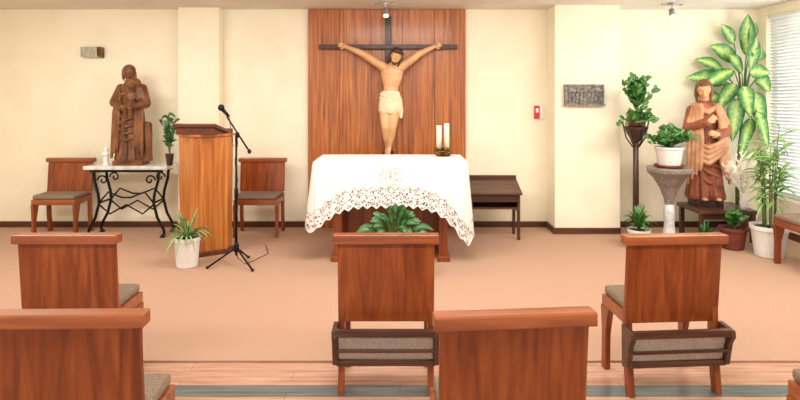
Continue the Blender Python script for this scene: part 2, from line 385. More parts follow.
# ------------------------------------------------------------------ altar
AX,AY=-.09,5.55; AT=.95
r=root('altar_table',(AX,AY,CT)); zt=AT-CT
obj('table_top',G().box((0,0,zt-.03),(1.42,.68,.06)),'chairx',r,bevel=.005)
for i,sx in enumerate((-1,1)):
    obj('leg_panel_%d'%(i+1),G().box((sx*.50,0,(zt-.06)/2+.02),(.08,.5,zt-.10)),'chair',r,bevel=.005)
    obj('foot_%d'%(i+1),G().box((sx*.50,0,.025),(.12,.6,.05)),'chair',r,bevel=.005)
obj('centre_panel',G().box((0,.16,.47),(.92,.03,.80)),'chair',r,bevel=.003)
g=G(); a,b,cr=.722,.352,.03
def seglist():
    pts=[]; N=160
    for i in range(N+1): pts.append((-a+cr+(2*a-2*cr)*i/N,-b,0,-1))
    for i in range(1,8):
        t=-math.pi/2+math.pi/2*i/8; pts.append((a-cr+cr*math.cos(t),-b+cr+cr*math.sin(t),math.cos(t),math.sin(t)))
    for i in range(81): pts.append((a,-b+cr+(2*b-2*cr)*i/80,1,0))
    for i in range(1,8):
        t=math.pi/2*i/8; pts.append((a-cr+cr*math.cos(t),b-cr+cr*math.sin(t),math.cos(t),math.sin(t)))
    for i in range(N+1): pts.append((a-cr-(2*a-2*cr)*i/N,b,0,1))
    for i in range(1,8):
        t=math.pi/2+math.pi/2*i/8; pts.append((-a+cr+cr*math.cos(t),b-cr+cr*math.sin(t),math.cos(t),math.sin(t)))
    for i in range(81): pts.append((-a,b-cr-(2*b-2*cr)*i/80,-1,0))
    for i in range(1,8):
        t=math.pi+math.pi/2*i/8; pts.append((-a+cr+cr*math.cos(t),-b+cr+cr*math.sin(t),math.cos(t),math.sin(t)))
    return pts
pts=seglist(); n=len(pts); s=-(a-cr); ss=[]
for i,p in enumerate(pts):
    if i: s+=math.hypot(p[0]-pts[i-1][0],p[1]-pts[i-1][1])
    ss.append(s)
R=16; ztop=AT+.004; vs=[];uvs=[];fs=[]
for j in range(R+1):
    t=j/R
    for i,(x,y,nx,ny) in enumerate(pts):
        dR=math.hypot(x-a,y+b); dL=math.hypot(x+a,y+b); dR2=math.hypot(x-a,y-b); dL2=math.hypot(x+a,y-b)
        L=.39+.36*math.exp(-(dR/.19)**1.4)+.23*math.exp(-(dL/.19)**1.4)+.28*math.exp(-(dR2/.15))+.28*math.exp(-(dL2/.15))
        tri=abs(((ss[i]/.085)%1)-.5)*2
        L+=.035*(1-tri)
        cn=math.exp(-min(dR,dL,dR2,dL2)/.18)
        out=.006+t*(.018+.012*math.sin(ss[i]*19+1)*math.sin(ss[i]*7)+cn*(.03+.035*math.sin(ss[i]*42)))
        zz=ztop-L*t
        if j==0: out=0
        vs.append((x+nx*out,y+ny*out,zz-CT)); uvs.append((ss[i],L*(1-t)))
for j in range(R):
    for i in range(n):
        k=(i+1)%n; fs.append((j*n+i,j*n+k,(j+1)*n+k,(j+1)*n+i))
g.add(vs,fs,uvs)
g.add([vs[i] for i in range(n)],[tuple(range(n-1,-1,-1))],[(3.0,3.0)]*n)
obj('altar_cloth',g,'lace',None,smooth=False,loc=(AX,AY,CT))

r=root('altar_candle_holder',(PX(443,5.75),5.74,AT+.005))
g=G().lathe([(.075,0),(.075,.008),(.03,.014),(.02,.03),(.03,.04),(.085,.048),(.085,.056)])
for x in(-.04,.03): g.lathe([(.034,.055),(.036,.085),(.03,.085)],(x,0,0))
for k in range(6):
    a_=k*math.pi/3; g.tube([(math.cos(a_)*.04,math.sin(a_)*.04,.005),(math.cos(a_)*.09,math.sin(a_)*.09,.03),(math.cos(a_)*.085,math.sin(a_)*.085,.055)],.006,6)
obj('brass_stand',g,'brass',r,smooth=True)
for i,(x,h) in enumerate(((-.042,.23),(.036,.25))):
    obj('candle_%d'%(i+1),G().lathe([(.027,.085),(.027,.085+h-.005),(.02,.085+h),(.004,.083+h)],(x,0,0)),'wax',r,smooth=True)
    obj('wick_%d'%(i+1),G().tube([(x,0,.083+h),(x+.002,0,.1+h)],.002,6),'blk',r)

# ------------------------------------------------------------------ figures
def hand(g,w,d,n,s,curl=.4,side=1):
    w=V(w);d=V(d).normalized();n=V(n);n=(n-d*n.dot(d)).normalized();sd=d.cross(n)*side
    R=Matrix((sd,d,n)).transposed()
    g.ell(w+d*.27*s,(.21*s,.30*s,.10*s),rot=R,seg=14,rings=8)
    for i,(ln,r) in enumerate(((.34,.055),(.40,.058),(.37,.055),(.28,.048))):
        b=w+d*.46*s+sd*(i-1.5)*.125*s
        p1=b+(d*math.cos(curl*.6)+n*math.sin(curl*.6)+sd*(i-1.5)*.06)*ln*.5*s
        p2=p1+(d*math.cos(curl*1.7)+n*math.sin(curl*1.7)+sd*(i-1.5)*.05)*ln*.5*s
        g.chain([b,p1,p2],[r*s*1.05,r*s,r*s*.85])
    b=w+d*.18*s-sd*.15*s; p1=b+(-sd*.8+d*.7+n*.2).normalized()*.2*s; p2=p1+(d*.9-sd*.3+n*.3).normalized()*.16*s
    g.chain([b,p1,p2],[.075*s,.062*s,.05*s])
def head(g,c,s,rot=(0,0,0),ears=True):
    st=len(g.v)
    g.ell((0,.02,.08),(.36,.43,.42)); g.ell((0,-.07,-.16),(.27,.30,.33)); g.ell((0,-.20,-.36),(.13,.12,.10))
    g.chain([(0,-.385,.10),(0,-.47,-.08)],[.035,.055]); g.ell((0,-.42,-.10),(.075,.06,.04))
    g.chain([(-.22,-.34,.13),(-.06,-.40,.12)],[.035,.04]); g.chain([(.22,-.34,.13),(.06,-.40,.12)],[.035,.04])
    for sx in(-1,1):
        g.ell((sx*.14,-.345,.03),(.065,.04,.04)); g.ell((sx*.19,-.27,-.10),(.09,.08,.08))
        if ears: g.ell((sx*.355,.03,-.02),(.035,.08,.12))
    g.ell((0,-.365,-.215),(.10,.045,.028)); g.ell((0,-.355,-.26),(.08,.045,.03))
    Mx=Matrix.Translation(V(c))@Euler(rot).to_matrix().to_4x4()@Matrix.Scale(s,4)
    g.xf(Mx,st); return Mx

CX=PX(388,6.45); CY=6.42
r=root('crucifix',(CX,0,0))
obj('cross_beam',G().box((0,6.545,2.145),(1.62,.045,.050)),'darkv',r,bevel=.004)
obj('cross_upright',G().box((0,6.575,1.68),(.07,.05,1.66)),'darkv',r,bevel=.004)
obj('foot_block',G().prism([(6.38,.885),(6.55,.86),(6.55,.93),(6.40,.90)],-.06,.06,'x'),'darkv',r,bevel=.004)
g=G()
Y=CY; K=1.10
def KL(rs): return [k*K for k in rs]
g.loft([(x,y,z,rx*K,ry*K) for x,y,z,rx,ry in [(.02,Y,1.44,.08,.06),(.022,Y,1.50,.095,.066),(.026,Y-.003,1.56,.090,.062),(.032,Y-.008,1.62,.074,.052),(.038,Y-.006,1.68,.080,.052),(.043,Y-.008,1.75,.102,.064),(.046,Y-.008,1.83,.118,.068),(.046,Y-.004,1.89,.114,.06),(.047,Y,1.925,.080,.048),(.05,Y-.005,1.945,.04,.036)]],32)
g.ell((-.005,Y-.058,1.845),(.056,.026,.042)); g.ell((.098,Y-.058,1.845),(.056,.026,.042))
for k in range(4):
    for sx in(-1,1): g.chain([(.043+sx*.02,Y-.066,1.775-k*.024),(.043+sx*.08,Y-.040,1.755-k*.026)],[.008,.007])
g.chain([(.05,Y-.01,1.92),(.075,Y-.035,1.965)],[.040,.035])
g.chain([(-.045,Y,1.90),(-.08,Y,1.925),(-.30,Y+.015,2.06),(-.485,Y+.07,2.14)],KL([.052,.049,.035,.022]))
g.chain([(.14,Y,1.895),(.175,Y,1.92),(.37,Y+.015,2.06),(.53,Y+.07,2.14)],KL([.052,.049,.035,.022]))
g.ell((-.18,Y+.005,1.99),(.07,.040,.046),rot=(0,math.radians(30),0)); g.ell((.265,Y+.005,1.985),(.07,.040,.046),rot=(0,math.radians(-35),0))
hand(g,(-.485,Y+.07,2.14),(-1,.1,.35),(0,-1,0),.125,.6,1)
hand(g,(.53,Y+.07,2.14),(1,.1,.35),(0,-1,0),.125,.6,-1)
g.chain([(-.025,Y,1.49),(-.03,Y-.035,1.34),(-.025,Y-.065,1.21),(-.012,Y-.03,1.10),(-.005,Y+.02,.985)],KL([.07,.060,.046,.042,.025]))
g.chain([(.07,Y,1.49),(.068,Y-.04,1.35),(.05,Y-.075,1.215),(.035,Y-.045,1.10),(.015,Y-.015,.985)],KL([.07,.060,.046,.042,.025]))
g.chain([(-.005,Y+.025,.975),(-.012,Y-.02,.93),(-.015,Y-.05,.905)],[.026,.025,.018])
g.chain([(.015,Y-.015,.98),(.012,Y-.06,.94),(.01,Y-.09,.912)],[.027,.025,.018])
for k in range(5): g.chain([(.01-.016+k*.008,Y-.09,.914),(.008-.018+k*.009,Y-.108,.902)],[.007,.0055])
Mh=head(g,(.092,Y-.075,2.02),.180,(math.radians(14),math.radians(18),math.radians(12)))
obj('corpus_body',g,'skin',r,voxel=.0045,smoothit=2)
def hair(g,longz=-.62,beard=True):
    g.ell((0,.11,.17),(.42,.43,.40)); g.ell((0,-.02,.34),(.33,.36,.19)); g.ell((0,.26,-.15),(.38,.26,.42))
    g.chain([(-.34,-.06,.22),(-.37,.04,-.05),(-.37,.04,-.32),(-.33,-.02,longz)],[.08,.10,.10,.05]); g.chain([(.34,-.06,.22),(.37,.04,-.05),(.37,.04,-.32),(.33,-.02,longz-.04)],[.08,.10,.10,.05])
    if beard:
        g.ell((0,-.25,-.43),(.14,.11,.10)); g.chain([(-.24,-.14,-.22),(-.1,-.24,-.42)],[.04,.06]); g.chain([(.24,-.14,-.22),(.1,-.24,-.42)],[.04,.06])
g=G(); hair(g); g.xf(Mh)
obj('hair_and_beard',g,'hair',r,voxel=.005,smoothit=1)
g=G()
for q in range(2):
    pts_=[V((.42*math.cos(t*math.pi/12),.04+.45*math.sin(t*math.pi/12),.29+.03*math.sin(t*1.7+q*3))) for t in range(25)]
    g.tube(pts_,.03,6)
g.xf(Mh); obj('crown_of_thorns',g,'thorn',r)
g=G()
g.loft([(x,y,z,rx*1.08,ry*1.08) for x,y,z,rx,ry in [(.02,Y-.02,1.37,.105,.085),(.02,Y-.02,1.41,.118,.092),(.022,Y-.01,1.48,.118,.088),(.025,Y-.005,1.55,.112,.082),(.028,Y-.003,1.61,.10,.072),(.03,Y-.003,1.63,.088,.064)]],48,fold=lambda a,z:1+.05*math.sin(9*a+z*30)*(1.64-z)/.25)
g.chain([(.10,Y-.05,1.60),(.135,Y-.05,1.52),(.145,Y-.04,1.40),(.15,Y-.04,1.33)],[.03,.032,.035,.02])
g.chain([(-.08,Y-.055,1.59),(.02,Y-.092,1.55),(.11,Y-.06,1.60)],[.014,.018,.02]); g.chain([(-.09,Y-.045,1.55),(.02,Y-.096,1.50),(.11,Y-.065,1.58)],[.012,.014,.016])
obj('loincloth',g,'loin',r,voxel=.006,smoothit=1)
g=G()
for p in((-.515,Y+.04,2.155),(.56,Y+.04,2.155)): g.tube([p,(p[0],Y+.11,p[2])],.006,8)
obj('nails',g,'blk',r)

def robe(g,S,z0=0,lean=0.0,n1=8,amp=.10,wid=1.0):
    rings=[(0,0,0,.165,.135),(0,0,.03,.17,.14),(.003,0,.15,.15,.12),(.006,0,.3,.138,.112),(.008,-.004,.42,.135,.108),(.008,-.004,.52,.125,.10),(.004,0,.60,.112,.092),(0,0,.68,.118,.092),(0,0,.75,.13,.09),(0,0,.79,.125,.08),(0,0,.82,.09,.065),(0,-.005,.845,.05,.045)]
    rr=[(cx*S+lean*z*S,cy*S,z0+z*S,rx*S*wid,ry*S) for cx,cy,z,rx,ry in rings]
    def fold(a,z):
        t=max(0,1-(z-z0)/(S*.75)); return 1+amp*t*(math.sin(n1*a+2.2*math.sin((z-z0)/S*4))*.7+.4*math.sin(2*n1*a+1+(z-z0)*5))
    g.loft(rr,96,fold)
TZ=.80
r=root('carved_saint_statue',(PX(131,6.3),6.32,TZ))
S=1.08; g=G()
g.prism([(-.16,-.12),(.17,-.12),(.18,.0),(.15,.13),(-.14,.13),(-.165,0)],0,.05,'z')
robe(g,S*.98,.04,0,9,.11,.95)
sc=lambda x,y,z:(x*S,y*S,z*S+.04)
g.chain([sc(-.11,0,.755),sc(-.16,-.03,.61),sc(-.02,-.15,.56)],[.054,.058,.042]); g.chain([sc(.11,0,.755),sc(.16,-.04,.60),sc(.09,-.16,.57)],[.054,.058,.044])
hand(g,sc(-.02,-.15,.56),(1,-.3,.25),(0,1,0),.10,.5,1); hand(g,sc(.10,-.17,.60),(-.5,-.1,.9),(0,1,.0),.10,.5,-1)
for sx in(-1,1):
    for k in range(3):
        q=.135-k*.032
        g.chain([sc(sx*.11*(1-.12*k),-.045-.01*k,.76),sc(sx*(q+.01),-.08-.012*k,.5),sc(sx*(q+.015),-.10-.01*k,.25+.03*k),sc(sx*(q+.02),-.11-.01*k,.05+.05*k)],[.022,.02,.018,.016])
for k in range(4):
    z1=.46-k*.07; g.chain([sc(-.10,-.09,z1+.05),sc(-.01,-.135,z1-.03),sc(.09,-.10,z1+.0)],[.010,.014,.010])
g.chain([sc(0,0,.81),sc(0,-.02,.87)],[.044,.042])
h0=len(g.v); Mh=head(g,sc(-.015,-.03,.915),.168,(math.radians(10),0,math.radians(14)))
h1=len(g.v); hair(g,-.5,True); g.xf(Mh,h1)
g.ell(sc(-.005,.03,.80),(.10,.05,.08))
g.ell(sc(.06,-.165,.66),(.052,.046,.08)); Mc=head(g,sc(.066,-.17,.785),.110,(math.radians(5),0,math.radians(15)))
h1=len(g.v); g.ell((0,.10,.20),(.42,.42,.38)); g.xf(Mc,h1)
g.chain([sc(.025,-.17,.70),sc(-.02,-.19,.69),sc(-.045,-.15,.75)],[.019,.016,.012]); g.chain([sc(.10,-.17,.70),sc(.125,-.20,.66),sc(.10,-.225,.64)],[.019,.016,.012])
g.chain([sc(.045,-.17,.60),sc(.03,-.22,.56),sc(.03,-.20,.47)],[.030,.025,.016]); g.chain([sc(.085,-.17,.60),sc(.085,-.22,.55),sc(.08,-.20,.47)],[.030,.025,.016])
g.ell(sc(.03,-.215,.455),(.013,.028,.012)); g.ell(sc(.08,-.215,.455),(.013,.028,.012))
g.loft([(.17,.0,.04,.06,.07),(.175,0,.2,.05,.06),(.17,0,.34,.056,.06),(.17,0,.46,.05,.055),(.17,0,.48,.03,.04)],40,fold=lambda a,z:1+.08*math.sin(6*a+z*14))
obj('carved_figure',g,'carve',r,voxel=.005,smoothit=1)

SX,SY,SZ=3.42,6.27,.36
r=root('painted_saint_statue',(SX,SY,SZ),math.radians(-8))
obj('plinth',G().prism([(-.15,-.11),(-.11,-.14),(.11,-.14),(.15,-.11),(.15,.11),(.11,.14),(-.11,.14),(-.15,.11)],0,.07,'z'),'darkv',r,bevel=.006)
S=1.34*.97; g=G(); robe(g,S,.065,-.02,9,.13,.88)
sc=lambda x,y,z:(x*S,y*S,z*S+.065)
g.chain([sc(-.115,0,.76),sc(-.155,-.04,.60),sc(-.05,-.145,.66)],[.055,.058,.05]); g.chain([sc(.095,0,.76),sc(.145,-.05,.58),sc(.04,-.15,.56)],[.055,.06,.055])
for k in range(5):
    z1=.50-k*.08; g.chain([sc(-.10,-.07,z1+.06),sc(-.02,-.125,z1-.03),sc(.07,-.105,z1-.06)],[.012,.016,.012])
obj('robe',g,'robe',r,voxel=.007,smoothit=1)
g=G()
for sx in(-1,1):
    for k in range(4):
        q=.155-k*.026
        g.chain([sc(sx*(.10-.012*k),-.02-.018*k,.80),sc(sx*(q+.0),-.05-.02*k,.66),sc(sx*(q-.005),-.055-.022*k,.48),sc(sx*(q+.005),-.06-.022*k,.30),sc(sx*(q+.01),-.065-.02*k,.14+.04*k)],[.028,.026,.024,.022,.014])
for k in range(4): g.chain([sc(-.15,-.05,.50-k*.035),sc(-.03,-.150,.45-k*.045),sc(.10,-.125,.50-k*.03),sc(.155,-.04,.56-k*.03)],[.018,.026,.026,.02])
g.chain([sc(-.11,-.03,.80),sc(-.02,-.10,.745),sc(.09,-.04,.80)],[.03,.028,.03])
g.ell(sc(0,.03,.74),(.15*S,.085*S,.10*S))
obj('mantle',g,'mantle',r,voxel=.007,smoothit=2)
g=G(); g.chain([sc(-.018,0,.82),sc(-.02,-.03,.885)],[.055,.048]); Mh=head(g,sc(-.03,-.045,.935),.20,(math.radians(16),0,math.radians(-16)))
hand(g,sc(-.045,-.175,.665),(.8,-.1,.6),(0,1,0),.13,.4,1); hand(g,sc(.04,-.19,.56),(-.9,-.1,.2),(0,1,0),.13,.4,-1)
for sx in(-.06,.05): g.ell(sc(sx,-.145,.015),(.03,.05,.018))
obj('head_and_hands',g,'skin',r,voxel=.005,smoothit=1)
g=G(); hair(g,-.75,False); g.xf(Mh)
obj('hair',g,'hairl',r,voxel=.006,smoothit=1)
r=root('low_wooden_stand',(3.47,6.15,CT)); zt=SZ-CT
obj('top',G().box((0,0,zt-.02),(.62,.50,.04)),'dark',r,bevel=.005)
for i,(x,y) in enumerate(((-.27,-.21),(.27,-.21),(-.27,.21),(.27,.21))): obj('leg_%d'%(i+1),G().box((x,y,(zt-.04)/2),(.045,.045,zt-.04)),'dark',r,bevel=.003)
obj('apron',G().box((0,-.21,zt-.07),(.50,.02,.06)),'dark',r)
# ------------------------------------------------------------------ lectern
r=root('wooden_lectern',(PX(200,5.5),5.52,CT),math.radians(-6))
hL=1.16
obj('base_plinth',G().prism([(-.27,.06),(0,-.16),(.27,.06),(.27,.2),(-.27,.2)],0,.04,'z'),'lect2',r,bevel=.004)
g=G(); lo=[(-.25,.06),(-.01,-.14),(.25,.06),(.25,.18),(-.25,.18)]
vs=[(x*.98,y,.04) for x,y in lo]+[(x*1.04,y,hL-.0) for x,y in lo]; n_=5
g.add(vs,[tuple(range(n_-1,-1,-1)),tuple(range(n_,2*n_))]+[(i,(i+1)%n_,(i+1)%n_+n_,i+n_) for i in range(n_)])
obj('v_front_body',g,'lect',r,bevel=.006)
obj('body_cap',G().prism([(-.27,.05),(0,-.17),(.27,.05),(.27,.2),(-.27,.2)],hL,hL+.025,'z'),'lect',r,bevel=.004)
obj('reading_desk',G().prism([(-.15,hL+.10),(-.15,hL+.135),(.27,hL+.035),(.27,hL+.0)],-.215,.215,'x'),'lect2',r,bevel=.005)
obj('desk_support',G().prism([(-.13,hL+.025),(-.13,hL+.10),(.18,hL+.03),(.18,hL+.025)],-.19,.19,'x'),'lect2',r)
obj('book_lip',G().box((0,.27,hL+.035),(.43,.02,.06)),'lect2',r,bevel=.003)

r=root('microphone_stand',(-1.50,5.13,CT))
g=G().tube([(0,0,.10),(0,0,1.16)],[.012,.010],12)
for k in range(3):
    a_=math.radians(200+120*k); g.tube([(0,0,.17),(math.cos(a_)*.25,math.sin(a_)*.25,.012)],.009,8); g.ell((math.cos(a_)*.25,math.sin(a_)*.25,.013),(.016,.016,.013))
g.lathe([(.02,.13),(.024,.15),(.024,.20),(.012,.22)]); g.lathe([(.016,.62),(.018,.64),(.018,.70),(.012,.72)])
g.tube([(.12,0,1.05),(-.08,-.02,1.37)],.008,10); g.ell((.12,0,1.05),(.018,.018,.022)); g.ell((.01,0,1.20),(.022,.02,.03))
g.tube([(0,0,1.14),(.0,0,1.21)],.012,10)
obj('stand_frame',g,'blk',r,smooth=True)
g=G().tube([(-.06,-.02,1.37),(-.12,-.03,1.44)],[.013,.018],12); g.ell((-.128,-.032,1.452),(.030,.028,.030)); obj('microphone',g,'blk',r,smooth=True)
g=G(); pts_=[V((.012*math.cos(i*.8),.012*math.sin(i*.8),1.15-i*.045)) for i in range(25)]; g.tube(pts_,.003,6); g.tube([(.01,.0,.08),(.06,.05,.006),(.12,.15,.005),(.2,.4,.005),(.1,.7,.005)],.003,6); g.tube([(-.06,-.015,1.37),(-.02,-.03,1.10),(.015,0,1.13)],.003,6)
obj('cable',g,'blk',r)

r=root('marble_console_table',(PX(132,6.3),6.30,CT)); zt=TZ-CT
obj('marble_top',G().box((0,0,zt-.02),(.92,.34,.04)),'marble',r,bevel=.006)
g=G()
for sx in(-1,1):
    for y in(-.13,.13):
        X=sx*.36
        g.tube([(X,y,zt-.03),(X-sx*.01,y,.62),(X-sx*.05,y,.48),(X-sx*.06,y,.38),(X-sx*.02,y,.22),(X+sx*.05,y,.09),(X+sx*.06,y,.035),(X+sx*.03,y,.02)],.016,8)
        sp=[V((X-sx*.10+math.cos(t*.5)*(.06-t*.0035)*sx,y,.63+math.sin(t*.5)*(.06-t*.0035))) for t in range(15)]; g.tube(sp,.009,6)
        g.box((X+sx*.04,y,.008),(.05,.04,.016))
    g.tube([(sx*.30,-.13,.38),(sx*.30,.13,.38)],.012,8)
for y in(-.13,.13):
    g.box((0,y,zt-.055),(.80,.02,.03))
    g.tube([(-.30,y,.38),(-.2,y,.50),(-.05,y,.44),(.05,y,.44),(.2,y,.50),(.30,y,.38)],.010,8)
    g.tube([(-.30,y,.36),(-.18,y,.26),(-.0,y,.36),(.18,y,.26),(.30,y,.36)],.010,8)
obj('iron_base',g,'iron',r,smooth=False)
r=root('white_figurine',(PX(105,6.2),6.22,TZ))
g=G().lathe([(.032,0),(.035,.01),(.028,.03),(.030,.10),(.034,.13),(.02,.155),(.012,.165)]); g.ell((0,0,.18),(.021,.022,.026)); g.ell((0,.005,.176),(.028,.025,.034)); g.chain([(-.03,-.01,.13),(-.01,-.035,.12)],[.012,.01]); g.chain([(.03,-.01,.13),(.01,-.035,.12)],[.012,.01])
obj('figure',g,'white',r,voxel=.003)

# ------------------------------------------------------------------ plants
def bush(gl,gs,c,n,L,up,ll,lw,per=7,sag=.3,seed=1,spread=1.0,bias=(0,0),yk=.8):
    rnd=random.Random(seed); c=V(c)
    for i in range(n):
        a=rnd.uniform(0,2*math.pi); e=rnd.uniform(.1,1.0)
        d=V((math.cos(a)*e*spread+bias[0],math.sin(a)*e*spread*yk+bias[1],up*rnd.uniform(.4,1.1))).normalized()
        l=L*rnd.uniform(.6,1.05); pts=[]
        for k in range(7):
            t=k/6; pts.append(c+d*l*t+V((0,0,-sag*l*t*t)))
        gs.tube(pts,[.004*(1-.6*k/6)+.001 for k in range(7)],5)
        for k in range(per):
            t=.3+.7*k/(per-1) if per>1 else 1
            f=t*6; q=min(int(f),5); p=pts[q].lerp(pts[q+1],f-q)
            aa=rnd.uniform(0,2*math.pi); od=V((math.cos(aa),math.sin(aa)*yk-.3,rnd.uniform(-.3,.6)))
            dd=(d*.5+od).normalized(); gl.leaf(p,p+dd*ll*rnd.uniform(.7,1.15),lw*rnd.uniform(.8,1.1),nrm=(rnd.uniform(-.4,.4),-1,rnd.uniform(.2,1)),sag=.06,n=5)
def strappy(gl,c,n,L,w,up=1.0,sag=.9,seed=1,zmin=.02):
    rnd=random.Random(seed); c=V(c)
    for i in range(n):
        a=rnd.uniform(0,2*math.pi) if i>3 else i*1.57; e=rnd.uniform(.25,1.0)
        d=V((math.cos(a)*e,math.sin(a)*e,up)).normalized(); l=L*rnd.uniform(.65,1.1)
        N=10; vs=[];uv=[];fs=[]; side=V((-math.sin(a),math.cos(a),0))
        for k in range(N+1):
            t=k/N; p=c+d*l*t+V((0,0,-sag*e*l*t*t)); p.z=max(p.z,zmin)
            ww=w*.5*(math.sin(math.pi*(.12+.88*t)))**.6 if t<1 else .0005
            vs+=[p-side*ww+V((0,0,ww*.4)),p,p+side*ww+V((0,0,ww*.4))]; uv+=[(0,t),(.5,t),(1,t)]
        for k in range(N): q=k*3; fs+=[(q,q+1,q+4,q+3),(q+1,q+2,q+5,q+4)]
        gl.add(vs,fs,uv)
def pot(r,rt,rb,h,mat,z=0):
    obj('pot',G().lathe([(rb*.9,z),(rb,z+.005),(rt*.97,z+h*.85),(rt*1.04,z+h*.87),(rt*1.04,z+h),(rt*.93,z+h),(rt*.9,z+h*.9)]),mat,r,smooth=False,bevel=.002)
    obj('soil',G().lathe([(rt*.9,z+h*.86),(rt*.85,z+h*.92),(rt*.3,z+h*.94)]),'soil',r,smooth=True)
r=root('potted_foliage_plant',(PX(169,6.2),6.22,TZ)); pot(r,.045,.032,.13,'darkv')
gl,gs=G(),G(); bush(gl,gs,(0,0,.12),13,.46,2.4,.07,.032,7,.10,3,.28,(0,-.1),.5); obj('leaves',gl,'leafd',r); obj('stems',gs,'stem',r)
r=root('potted_spider_plant',(PX(188,5.15),5.13,CT)); pot(r,.115,.095,.27,'white')
gl=G(); strappy(gl,(0,0,.25),46,.36,.022,.9,.95,5); obj('leaves',gl,'leafs',r)
r=root('potted_peace_lily',(PX(394,4.9),4.88,CT)); pot(r,.12,.09,.22,'terra')
gl,gs=G(),G(); rnd=random.Random(4)
for i in range(80):
    a_=rnd.uniform(0,6.28); e=rnd.uniform(.2,1); b_=V((0,0,.20)); m_=b_+V((math.cos(a_)*e*.23,math.sin(a_)*e*.12,.30-.15*e+rnd.uniform(-.05,.07)))
    gs.tube([b_,m_],.004,5); gl.leaf(m_,m_+V((math.cos(a_)*.17*e,math.sin(a_)*.09*e,.12-.18*e)),.055,nrm=(rnd.uniform(-.3,.3),-.8,.8),sag=.12)
obj('leaves',gl,'leafd',r); obj('stems',gs,'stem',r)

IX,IY=2.56,6.08
r=root('wooden_plant_stand',(IX,IY,CT))
g=G().tube([(0,0,0.03),(0,0,1.22)],[.034,.028],10)
for k in range(3):
    a_=math.radians(90+120*k); g.tube([(math.cos(a_)*.03,math.sin(a_)*.03,.22),(math.cos(a_)*.10,math.sin(a_)*.10,.10),(math.cos(a_)*.15,math.sin(a_)*.15,.018)],[.018,.016,.015],8)
g.lathe([(.03,1.05),(.05,1.08),(.12,1.20),(.13,1.22),(.12,1.23)])
for k in range(5):
    a_=k*1.257; g.tube([(math.cos(a_)*.03,math.sin(a_)*.03,1.0),(math.cos(a_)*.1,math.sin(a_)*.1,1.1),(math.cos(a_)*.14,math.sin(a_)*.14,1.28)],.008,6)
obj('stand',g,'darkv',r,smooth=True)
r=root('potted_ivy_plant',(IX,IY,1.245)); pot(r,.095,.08,.15,'terra')
gl,gs=G(),G(); bush(gl,gs,(0,-.03,.14),38,.46,1.5,.075,.05,8,.2,11,.5,(.04,-.08),.35); bush(gl,gs,(0,-.05,.12),18,.26,.3,.07,.045,6,.7,12,.8,(.05,-.35),.4); obj('leaves',gl,'leaf',r); obj('stems',gs,'stem',r)
PDX,PDY=2.86,5.95
r=root('stone_pedestal',(PDX,PDY,CT))
obj('funnel_top',G().lathe([(.045,.40),(.055,.46),(.10,.58),(.17,.69),(.235,.755),(.24,.79),(.235,.80)],seg=8),'granite',r)
obj('column_shaft',G().loft([(0,0,z,rr_,rr_) for rr_,z in((.11,0),(.11,.04),(.065,.07),(.05,.2),(.055,.32),(.045,.41))],40,fold=lambda a,z:1+.06*math.sin(10*a+z*12)),'marble',r,smooth=True)
r=root('potted_leafy_plant',(PDX,PDY,.812)); obj('saucer',G().lathe([(.12,0),(.15,.015),(.15,.03),(.14,.03)]),'terra',r); pot(r,.14,.11,.20,'white',.02)
gl,gs=G(),G(); bush(gl,gs,(0,0,.20),50,.34,1.1,.08,.045,6,.35,21,.8); obj('leaves',gl,'leaf',r); obj('stems',gs,'stem',r)
r=root('potted_fern',(2.44,5.72,CT)); pot(r,.11,.09,.2,'white')
gl=G(); strappy(gl,(0,0,.19),60,.36,.03,1.5,.8,31,.03); obj('leaves',gl,'leaf',r)
r=root('potted_fern',(3.08,5.66,CT)); pot(r,.09,.07,.13,'terra')
gl=G(); strappy(gl,(0,0,.12),40,.22,.024,1.2,.8,32); obj('leaves',gl,'leafd',r)
r=root('potted_red_leaf_plant',(3.40,5.72,CT)); pot(r,.13,.10,.22,'terra')
gl,gs=G(),G(); bush(gl,gs,(0,-.03,.20),14,.22,1.3,.10,.05,5,.3,33,.4); obj('leaves',gl,'leaf',r); obj('stems',gs,'stem',r)
d=6.50; DX=3.92; r=root('potted_dieffenbachia',(DX,d,CT)); pot(r,.13,.11,.26,'terra')
gl,gs=G(),G()
def L3(x,y,dy=0): return V((PX(x,d+dy)-DX,dy,PZ(y,d+dy)-CT))
stemtop=L3(743,96); gs.tube([(0,0,.22),(-.01,0,.7),(.03,-.01,1.1),stemtop],[.024,.02,.018,.014],8)
LV=[((746,56),(748,14),.18,.0),((737,62),(709,46),.19,.0),((727,82),(686,78),.20,.0),((756,60),(772,48),.17,-.10),((758,76),(778,92),.19,-.22),((752,92),(764,134),.20,-.16),((722,98),(700,104),.15,.0),((738,98),(732,142),.19,-.08),((734,44),(721,24),.13,.03),((757,44),(768,22),.12,.0),((724,72),(694,60),.14,.02),((750,72),(774,74),.17,-.24),((736,84),(716,112),.18,-.02),((750,70),(758,38),.15,-.10),((752,118),(740,158),.16,-.10),((757,112),(772,150),.15,-.2),((742,74),(728,54),.15,-.06),((744,86),(750,118),.17,-.22),((734,70),(700,90),.15,-.08)]
for (bx,by),(tx,ty),w_,dy in LV:
    b_=L3(bx,by,dy); t_=L3(tx,ty,dy-.03); t_.x=min(t_.x,.20); b_.x=min(b_.x,.14)
    gs.tube([stemtop+V((0,0,-.15)),(stemtop+b_)/2,b_],[.010,.008,.006],6)
    i0=len(gl.v)
    gl.leaf(b_,t_,w_,nrm=(random.uniform(-.35,.35),-1,random.uniform(0,.5)),sag=random.uniform(.05,.14),fold=.12,pw=.72,n=12,wave=.05)
    for q in range(i0,len(gl.v)):
        gl.v[q].x=min(gl.v[q].x,.26); gl.v[q].y=min(gl.v[q].y,.13)
obj('leaves',gl,'dieff',r,smooth=True); obj('stems',gs,'stem',r,smooth=True)
